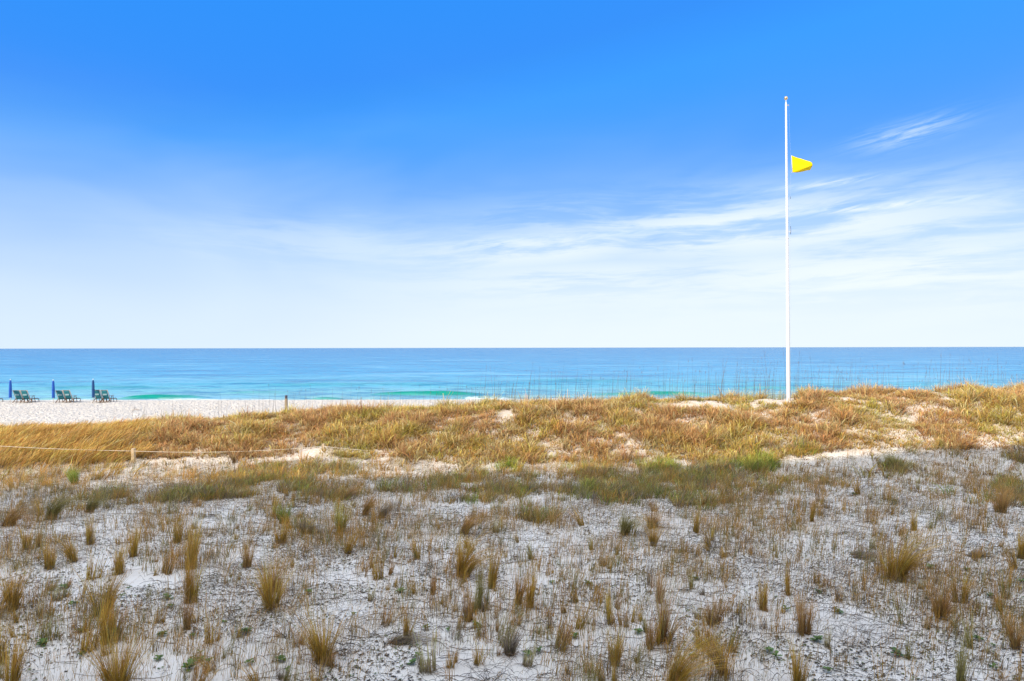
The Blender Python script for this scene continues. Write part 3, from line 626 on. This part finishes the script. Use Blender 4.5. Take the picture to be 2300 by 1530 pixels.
# ------------------------------------------------------------------ leafy seedlings
def seedling_mesh(n, L, seed):
    r_ = random.Random(seed); V = []; Fq = []; c = []
    for k in range(n):
        a = k*2.4+r_.uniform(-0.3, 0.3); l = L*r_.uniform(0.55, 1.1); w = l*r_.uniform(0.26, 0.4); el_ = r_.uniform(0.1, 0.9); tone = r_.uniform(0.7, 1.3)
        d = Vector((math.cos(a), math.sin(a), 0)); sd = Vector((-math.sin(a), math.cos(a), 0))
        zo = r_.uniform(0, 0.03); prof = [(0, 0.1), (0.3, 0.6), (0.62, 1.0), (0.88, 0.7), (1.0, 0.12)]; b0 = len(V)
        for t, ww in prof:
            p = d*(l*t*math.cos(el_*(1-0.3*t)))+Vector((0, 0, zo+l*(math.sin(el_)*t-0.35*t*t*math.sin(el_))+0.01))
            for s, up in ((-1, 0.25), (0, 0), (1, 0.25)): V.append(p+sd*(w*ww*s)+Vector((0, 0, w*ww*up*abs(s)))); c.append([0.10*tone, 0.18*tone, 0.04*tone])
        for i in range(4):
            for j in range(2): q = b0+i*3+j; Fq.append((q, q+1, q+4, q+3))
    return np.array([tuple(v) for v in V]), np.array(Fq), np.array(c)
sp = []
for i, (nn, L) in enumerate(((9, 0.075), (12, 0.09), (7, 0.065), (16, 0.10))):
    V, Fq, c = seedling_mesh(nn, L, i); sp.append(npmesh('leafy_seedling', V, Fq, LEAF, col=c, smooth=True))
SL = [(188, 1470), (180, 1417), (115, 1403), (100, 1448), (162, 1360), (148, 1320), (176, 1356), (380, 1345), (275, 1340), (385, 1362), (290, 1322), (365, 1427), (432, 1480), (450, 1483), (452, 1467), (428, 1500), (472, 1487), (360, 1480),
      (645, 1505), (553, 1420), (506, 1398), (432, 1428), (266, 1432), (256, 1428), (560, 1490), (633, 1482), (58, 1290), (548, 1272), (240, 1422), (692, 1332), (1005, 1415), (1070, 1405), (955, 1412), (1185, 1470), (1208, 1462), (925, 1490), (940, 1475), (1290, 1430),
      (1762, 1370), (1835, 1330), (1642, 1452), (1722, 1462), (1740, 1475), (1830, 1438), (2087, 1390), (2165, 1280), (2135, 1278), (2220, 1340), (2285, 1322), (2288, 1308), (2225, 1500), (1880, 1375), (1855, 1505), (2190, 1435), (2225, 1450), (2010, 1470), (1555, 1475), (2085, 1275),
      (420, 1052), (432, 1056), (508, 1052), (190, 1052), (1850, 1125), (1915, 1112), (2195, 1070), (1910, 1160), (1170, 1385), (1320, 1312), (1240, 1310), (900, 1330), (1385, 1268), (1560, 1300), (795, 1380), (1430, 1420)]
for k, (px, py) in enumerate(SL):
    i = k % 4; o = sp[i] if k < 4 else sp[i].copy()
    if k >= 4: COL.objects.link(o)
    x, y, z = pix(px, py); s = random.uniform(0.7, 1.25); o.location = (x, y, z); o.rotation_euler[2] = random.uniform(0, 6.28); o.scale = (s, s, s)
    if k == 58: lb = 'green leafy plant on the sunlit sand right of the pale rope post'
    else: lb = ('few leaved', 'broad', 'tiny', 'bushy')[i]+' green leafy plant on sand '+place_words(px, py)
    props(o, lb, 'seedling', 'small green leafy plants on the sand')

# ------------------------------------------------------------------ dead twiggy shrubs
def shrub(px, py, h, spread, label, seed, n=16, lean=0.0):
    r_ = random.Random(seed); x, y, z = pix(px, py); b = MB()
    def br(p, d, l, rad, lev):
        pts = [p]; q = p.copy(); dd = d.copy()
        for i in range(4):
            dd = (dd+Vector((r_.gauss(0, 0.22), r_.gauss(0, 0.22), r_.gauss(0, 0.16)))).normalized(); q = q+dd*l/4; q.z = max(q.z, 0.01); pts.append(q.copy())
        b.tube(pts, [rad*(1-0.17*i) for i in range(5)], 3, False)
        if lev:
            for i in range(3):
                s = pts[r_.randrange(1, 5)]; nd = (dd+Vector((r_.gauss(0, 0.8), r_.gauss(0, 0.8), r_.gauss(0.1, 0.5)))).normalized(); br(s, nd, l*r_.uniform(0.35, 0.7), rad*0.62, lev-1)
    for k in range(n):
        a = r_.uniform(0, 6.28); d = Vector((math.cos(a)*spread+lean, math.sin(a)*spread*0.7, r_.uniform(0.3, 1.0))).normalized()
        br(Vector((math.cos(a)*0.04, math.sin(a)*0.04, 0)), d, h*r_.uniform(0.5, 1.1), 0.0035, 2)
    me = bpy.data.meshes.new('dead_shrub'); me.from_pydata(b.v, [], b.f); me.materials.append(DRY)
    o = bpy.data.objects.new('dead_shrub', me); COL.objects.link(o); o.location = (x, y, z); return props(o, label, 'shrub', 'dead twiggy shrubs in the foreground')
DRY = simple('dead_wood', (0.10, 0.08, 0.065), 0.85, var=0.5, scale=20)
for i, a in enumerate([(118, 1372, 0.50, 0.9, 'dark tangled dead shrub in the left foreground beside the wide split clump'), (955, 1292, 0.30, 0.9, 'blackish low dead shrub left of the centre pair of clumps'),
        (650, 1430, 0.55, 1.1, 'thin dead shrub spreading left of the thick golden clump'), (1325, 1350, 0.45, 1.3, 'grey dead shrub right of centre, behind reddish clumps'),
        (1660, 1430, 0.45, 1.2, 'bare branched shrub beside the dark brown spiky tuft'), (1950, 1450, 0.55, 1.5, 'wide open dead shrub on pale sand, right foreground'),
        (2060, 1350, 0.45, 1.3, 'dead shrub below the swept plume on the right'), (245, 1340, 0.30, 0.8, 'small dead shrub above the wide split clump'),
        (780, 1470, 0.40, 1.4, 'low dead shrub right of the thick golden clump'), (1600, 1190, 0.28, 1.3, 'black twiggy shrub on sand behind, right of centre'), (1100, 1530, 0.4, 1.2, 'dead shrub at the bottom edge near the centre'),
        (1360, 1400, 0.4, 1.3, 'tangled dead shrub left of the large reddish gold clump')]): shrub(a[0], a[1], a[2], a[3], a[4], 40+i, n=12)

# ------------------------------------------------------------------ flagpole and flag
white = simple('white_paint', (0.66, 0.67, 0.71), 0.35, var=0.08, scale=3, spec=0.5)
PX = 1770; PY = 30.3; PXW = (PX-1150)/F*PY; PS = PY/F
zb = CAMZ-(890-780)*PS; gzp = gz(PXW, PY); zt = CAMZ+(780-226)*PS
pole = empty('flagpole', (PXW, PY, gzp), label='tall white tapered flagpole with a gold ball standing on the dune ridge', cat='flagpole')
H = zt-gzp
b = MB(); zj = H*0.545
b.tube([(0, 0, -0.4), (0, 0, 0), (-0.008, 0, zj*0.5), (-0.014, 0, zj)], [0.090, 0.087, 0.074, 0.062], 20, False); b.build('lower_shaft', white, pole, True)
b = MB(); b.tube([(-0.014, 0, zj+0.001), (-0.022, 0, (zj+H)/2), (-0.03, 0, H-0.12), (-0.03, 0, H)], [0.057, 0.050, 0.041, 0.016], 20, False); b.build('upper_shaft', white, pole, True)
b = MB(); b.tube([(-0.014, 0, zj-0.06), (-0.014, 0, zj-0.05), (-0.014, 0, zj+0.04), (-0.014, 0, zj+0.05)], [0.061, 0.069, 0.068, 0.055], 20, False); b.build('collar', white, pole, True)
me = bpy.data.meshes.new('ball'); bm = bmesh.new(); bmesh.ops.create_uvsphere(bm, u_segments=24, v_segments=16, radius=0.082); bm.to_mesh(me); bm.free()
for p in me.polygons: p.use_smooth = True
me.materials.append(simple('gold_leaf', (0.85, 0.60, 0.28), 0.18, metal=1.0)); ball = bpy.data.objects.new('gold_ball', me); COL.objects.link(ball); ball.parent = pole; ball.location = (-0.03, 0, H+0.14)
b = MB(); b.tube([(-0.03, 0, H-0.01), (-0.03, 0, H+0.07)], 0.018, 10); b.build('ball_stem', white, pole, True)
zf = lambda py: CAMZ+(780-py)*PS-gzp
b = MB(); b.bar((-0.03, 0, H-0.17), (0.10, 0, H-0.17), 0.03, 0.05); b.build('pulley', simple('grey_metal', (0.45, 0.45, 0.47), 0.4, metal=0.8), pole)
b = MB(); b.tube([(0.095, 0, H-0.17), (0.15, -0.01, zf(349)), (0.165, -0.01, zf(386)), (0.13, 0, zf(443)), (0.14, 0, zf(518)), (0.115, 0, 1.1)], 0.0022, 5); b.build('halyard', simple('halyard_rope', (0.4, 0.45, 0.5), 0.8), pole)
clipm = simple('clip_metal', (0.12, 0.13, 0.16), 0.4, metal=0.5)
for y0, y1, dxx in ((441, 446, 0.13), (508, 526, 0.14)):
    b = MB(); b.tube([(dxx, 0, zf(y0)), (dxx+0.012, 0, zf((y0+y1)/2)), (dxx, 0, zf(y1))], 0.011, 6); b.build('snap_hook', clipm, pole, True)
b = MB(); b.bar((-0.014, 0, zf(520)), (0.15, 0, zf(520)), 0.015, 0.02); b.build('cleat_arm', white, pole)
# flag: seen by the picture, quadrilateral with its lower edge folded up at the fly
fx = lambda px: (px-1150)/F*PY
m = bpy.data.materials.new('yellow_cloth'); m.use_nodes = True; n_ = NT(m.node_tree); p_ = n_.n['Principled BSDF']
p_.inputs['Base Color'].default_value = (0.86, 0.66, 0.004, 1); p_.inputs['Roughness'].default_value = 0.6; p_.inputs['Specular IOR Level'].default_value = 0.15
ocn = n_.n.new('ShaderNodeTexCoord').outputs['Object']; n_.l.new(n_.bump(n_.noise(ocn, 7, 4, 0.5), 0.35, 0.03), p_.inputs['Normal'])
fl = empty('flag', (fx(1779.5), PY, CAMZ+(780-386)*PS), label='small yellow flag blowing to the right from the white pole', cat='flag')
wq = lambda px, py: ((px-1779.5)*PS, (386-py)*PS)
TL, BL, TR, BRr = wq(1780, 348.6), wq(1782.2, 386.5), wq(1826.5, 363.6), wq(1829, 377.4)
grid = []
for i in range(25):
    uu = i/24; row = []
    for j in range(15):
        v = j/14
        tx = TL[0]+(TR[0]-TL[0])*uu; tz = TL[1]+(TR[1]-TL[1])*uu; bx = BL[0]+(BRr[0]-BL[0])*uu; bz = BL[1]+(BRr[1]-BL[1])*uu-0.05*math.sin(math.pi*min(1, uu*1.2))*(1-uu)
        yy = 0.07*math.sin(uu*5.0+v*1.2)*uu+0.05*uu+0.022*math.sin(uu*13+v*5)*uu+0.012*math.sin(v*11+uu*4)
        if v < 0.42*uu**1.5: yy += (0.42*uu**1.5-v)*0.85
        row.append(Vector((bx+(tx-bx)*v, yy, bz+(tz-bz)*v)))
    grid.append(row)
b = MB(); b.sheet(grid, 0.004); b.build('cloth', m, fl, True)
b = MB(); b.tube([(TL[0], 0, TL[1]+0.01), (BL[0]-0.006, 0, BL[1]-0.01)], 0.011, 8); b.build('hoist_band', white, fl, True)
b = MB(); b.tube([(BL[0]-0.006, 0, BL[1]), (BL[0]-0.045, 0, BL[1]+0.006)], 0.012, 6); b.build('toggle', white, fl, True)

# ------------------------------------------------------------------ rope barrier: posts and ropes
wood = simple('pale_wood', (0.62, 0.48, 0.32), 0.8, var=0.55, scale=6, bump=0.4, stretch=(6, 6, 0.6)); wood2 = simple('grey_wood', (0.34, 0.26, 0.17), 0.85, var=0.6, scale=6, bump=0.4, stretch=(6, 6, 0.6))
cap = simple('dark_cap', (0.06, 0.06, 0.09), 0.6, var=0.4)
def post(px, y, ptop, wpx, mat, label, dark=False, sq=True):
    x = (px-1150)/F*y; h = HOR+2-4*px/2300; zt_ = CAMZ-(ptop-h)/F*y; z0 = gz(x, y); w = wpx*y/F; hh = max(zt_-z0, 0.25)
    e = empty('rope_post', (x, y, z0), label=label, cat='post', group='wooden posts of the rope barrier')
    b = MB(); hb = hh-(0.18 if dark else 0); c_ = w*0.5
    ch = [(-c_*0.7, -c_), (c_*0.7, -c_), (c_, -c_*0.7), (c_, c_*0.7), (c_*0.7, c_), (-c_*0.7, c_), (-c_, c_*0.7), (-c_, -c_*0.7)]
    vs = [(a, d, -0.3) for a, d in ch]+[(a, d, hb-0.01) for a, d in ch]+[(a*0.9, d*0.9, hb) for a, d in ch]
    fs = [(k, (k+1) % 8, 8+(k+1) % 8, 8+k) for k in range(8)]+[(8+k, 8+(k+1) % 8, 16+(k+1) % 8, 16+k) for k in range(8)]+[tuple(range(16, 24))]
    b.add(vs, fs); b.build('shaft', mat, e)
    if dark: b = MB(); b.tube([(0, 0, hb+0.001), (0, 0, hh)], c_*1.04, 10); b.build('dark_top', cap, e)
    return Vector((x, y, z0+hh-0.09))
pA = post(301, 26.0, 1007, 7.5, wood, 'pale wooden post holding the rope at the left')
pB = post(727, 26.3, 1012, 5.5, wood, 'short pale post half buried in sand, left of centre')
pC = post(643, 38.0, 888, 5.2, wood2, 'brown post with a dark top against the water', True)
pD = post(95, 38.5, 951, 4.2, wood2, 'tiny brown post behind the golden grass at the far left')
pE = post(1262, 26.6, 1010, 3.6, wood, 'thin pale stake low in the grass right of centre')
ropem = simple('rope_fibre', (0.74, 0.68, 0.58), 0.85, var=0.25, scale=30)
def rope(a, b_, sag, label, rad=0.0078):
    pts = [a.lerp(b_, t/24)+Vector((0, 0, -sag*4*(t/24)*(1-t/24))) for t in range(25)]
    o = Vector(pts[0]); m_ = MB(); m_.tube([p-o for p in pts], rad, 6); q = m_.build('rope', ropem, None, True, loc=o); return props(q, label, 'rope', 'ropes of the barrier')
left = Vector((-24.0, 24.5, 1.0)); x0 = (-40-1150)/F*25.6
left = Vector((x0, 25.6, CAMZ-(999-783)/F*25.6)); pa = Vector((pA.x, pA.y-0.05, pA.z))
rope(left, pa, 0.035, 'cream rope running from the left edge to the pale wooden post')
rope(pa, Vector((pB.x, pB.y-0.05, pB.z)), 0.12, 'cream rope from the pale wooden post to the half buried one')
rope(Vector((pB.x, pB.y-0.05, pB.z)), Vector((pE.x, pE.y-0.04, pE.z-0.08)), 0.26, 'thin rope between the half buried post and the thin stake')
pl = Vector((-1190/F*38.5, 38.5, CAMZ-(957-783)/F*38.5))
rope(pl, pD, 0.08, 'grey rope reaching the tiny post from the left edge', 0.008)
rope(pD, pC-Vector((0, 0, 0.6)), 0.4, 'sagging grey rope between the tiny post and the brown post', 0.008)

# ------------------------------------------------------------------ beach chairs and umbrellas
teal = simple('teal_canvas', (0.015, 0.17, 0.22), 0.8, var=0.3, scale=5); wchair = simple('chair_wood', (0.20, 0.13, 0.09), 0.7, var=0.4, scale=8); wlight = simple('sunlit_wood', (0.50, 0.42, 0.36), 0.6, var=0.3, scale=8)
pil = simple('grey_pillow', (0.20, 0.32, 0.36), 0.8)
def make_chair(loc, rz, label):
    """wooden lounger: local +Y is where the sitter looks"""
    e = empty('beach_chair', loc, rz, label=label, cat='beach chair', group='teal beach chairs on the sand')
    hw = 0.285; tb = Vector((0, -0.72, 1.14)); bb = Vector((0, -0.22, 0.34))
    for s in (-1, 1):
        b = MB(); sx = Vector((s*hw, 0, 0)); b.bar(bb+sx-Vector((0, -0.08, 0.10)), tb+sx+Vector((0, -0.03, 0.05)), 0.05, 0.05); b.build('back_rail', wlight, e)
        b = MB(); b.bar((s*hw*0.96, -0.35, 0.36), (s*hw*0.96, 0.80, 0.30), 0.045, 0.06); b.bar((s*hw*0.96, 0.80, 0.302), (s*hw*0.96, 1.12, 0.26), 0.044, 0.058); b.build('side_rail', wchair, e)
        b = MB(); b.bar((s*hw*1.1, -0.28, 0.34), (s*hw*1.1, -0.74, 0.0), 0.045, 0.05); b.build('leg', wchair, e)
        b = MB(); b.bar((s*hw*1.1, 0.02, 0.60), (s*hw*1.1, -0.10, 0.0), 0.042, 0.045); b.build('leg', wchair, e)
        b = MB(); b.bar((s*hw*1.08, 1.04, 0.27), (s*hw*1.08, 1.10, 0.0), 0.04, 0.045); b.build('leg', wchair, e)
        b = MB(); b.bar((s*hw*1.08, 0.28, 0.60), (s*hw*1.08, 0.52, 0.0), 0.04, 0.045); b.build('leg', wchair, e)
        b = MB(); b.bar((s*hw*1.16, -0.42, 0.645), (s*hw*1.16, 0.42, 0.625), 0.085, 0.025); b.build('armrest', wchair, e, bevel=0.005)
    for q1, q2, wd in (((-hw, tb.y+0.02, tb.z+0.02), (hw, tb.y+0.02, tb.z+0.02), 0.04), ((-hw, 1.10, 0.275), (hw, 1.10, 0.275), 0.04), ((-hw*1.12, -0.62, 0.12), (hw*1.12, -0.62, 0.12), 0.03)):
        b = MB(); b.bar(q1, q2, wd, wd); b.build('crossbar', wchair, e)
    g = []
    for i in range(9):
        t = i/8; row = []
        for j in range(7):
            v = j/6*2-1; p = tb.lerp(bb, t); row.append(Vector((v*(hw-0.035), p.y-0.05*math.sin(math.pi*t), p.z-0.02*math.sin(math.pi*t))))
        g.append(row)
    b = MB(); b.sheet(g, 0.012); b.build('backrest', teal, e, True)
    g = [[Vector((v*(hw-0.04)/3, -0.22+1.3*i/8, 0.36-0.035*math.sin(math.pi*i/8)-0.08*max(0, i/8-0.6))) for v in range(-3, 4)] for i in range(9)]
    b = MB(); b.sheet(g, 0.012); b.build('seat', teal, e, True)
    p = tb.lerp(bb, 0.45); b = MB(); b.bar((-hw*0.62, p.y-0.085, p.z-0.02), (hw*0.62, p.y-0.085, p.z-0.02), 0.02, 0.15); b.build('back_patch', pil, e, bevel=0.006)
    return e
def copy_tree(o, parent=None):
    c_ = o.copy(); COL.objects.link(c_); c_.parent = parent
    for ch in list(o.children): copy_tree(ch, c_)
    return c_
umb_m1 = simple('blue_canvas', (0.01, 0.10, 0.48), 0.7, var=0.35, scale=4, stretch=(6, 6, 0.6)); umb_m2 = simple('dark_blue_canvas', (0.012, 0.075, 0.24), 0.75, var=0.35, scale=4, stretch=(6, 6, 0.6))
polem = simple('umbrella_pole', (0.6, 0.55, 0.48), 0.6)
def make_umbrella(loc, mat, label, tilt=0.0):
    e = empty('closed_umbrella', loc, 0, label=label, cat='umbrella', group='closed blue umbrellas on the beach'); e.rotation_euler[1] = tilt
    b = MB(); b.tube([(0, 0, -0.2), (0, 0, 2.16)], 0.022, 8); b.build('pole', polem, e, True)
    zs_ = [2.10, 2.02, 1.9, 1.6, 1.1, 0.62, 0.50]; rr = [0.03, 0.085, 0.10, 0.115, 0.125, 0.135, 0.13]; vs = []; K = 24
    for z_, r0 in zip(zs_, rr):
        for k in range(K):
            a = 2*math.pi*k/K; r1 = 0.80*r0*(1+0.22*math.cos(8*a+z_*1.5)*(1 if z_ < 2.05 else 0.2)); vs.append((math.cos(a)*r1, math.sin(a)*r1, z_-(0.05*math.cos(8*a) if z_ < 0.55 else 0)))
    fs = [(i*K+k, (i+1)*K+k, (i+1)*K+(k+1) % K, i*K+(k+1) % K) for i in range(len(zs_)-1) for k in range(K)]+[tuple(range(K))]
    b = MB(); b.add(vs, fs); b.build('canopy', mat, e, True)
    b = MB(); b.tube([(0, 0, 1.20), (0, 0, 1.24)], 0.142, 16); b.build('tie_strap', mat, e)
    b = MB(); b.tube([(0, 0, 2.10), (0, 0, 2.17), (0, 0, 2.21)], [0.028, 0.03, 0.01], 8); b.build('cap', simple('cap_white', (0.75, 0.75, 0.75), 0.4), e, True)
    return e
BD = 64.0
def bx(px): return (px-1150)/F*BD
names = [('first umbrella from the left, bright blue, closed, beside two chairs', umb_m1), ('second umbrella from the left, bright blue, closed', umb_m1), ('third umbrella from the left, darker blue, closed, overlapping a chair', umb_m2)]
for (px, (lb, mt)) in zip((24, 121, 210.5), names):
    x = bx(px)*(BD-1.0)/BD; make_umbrella((x, BD-1.0, gz(x, BD-1.0)), mt, lb, R(-1.0 if px > 100 else 0))
CH = None; RZ = R(6)
ordn = ['left chair beside the first umbrella', 'right chair beside the first umbrella', 'left chair beside the second umbrella', 'right chair beside the second umbrella', 'left chair overlapped by the third umbrella', 'right chair beside the third umbrella', 'chair cut by the left edge with only its foot end showing']
for px, lb in zip((48, 65, 143, 159.5, 226, 243, -17), ordn):
    x = bx(px); loc = (x, BD, gz(x, BD)+0.0); lb = 'teal canvas lounger, '+lb
    if CH is None: CH = make_chair(loc, RZ, lb)
    else:
        o = copy_tree(CH); o.location = loc; o['label'] = lb; o.rotation_euler[2] = RZ+random.uniform(-0.04, 0.04)

# a small bleached branch lying on the open beach
x, y, z = pix(306, 922, 36); b = MB(); b.tube([(-0.32, 0, 0.03), (-0.1, 0.05, 0.10), (0.12, 0, 0.07), (0.40, -0.04, 0.03)], [0.02, 0.035, 0.03, 0.012], 7)
b.tube([(-0.1, 0.05, 0.10), (-0.16, 0.02, 0.24), (-0.12, 0.0, 0.30)], [0.03, 0.02, 0.012], 6)
props(b.build('driftwood', simple('bleached_wood', (0.36, 0.31, 0.27), 0.9, var=0.4), None, True, loc=(x, y, z)), 'small grey branch lying alone on the open beach behind the golden grass', 'driftwood')
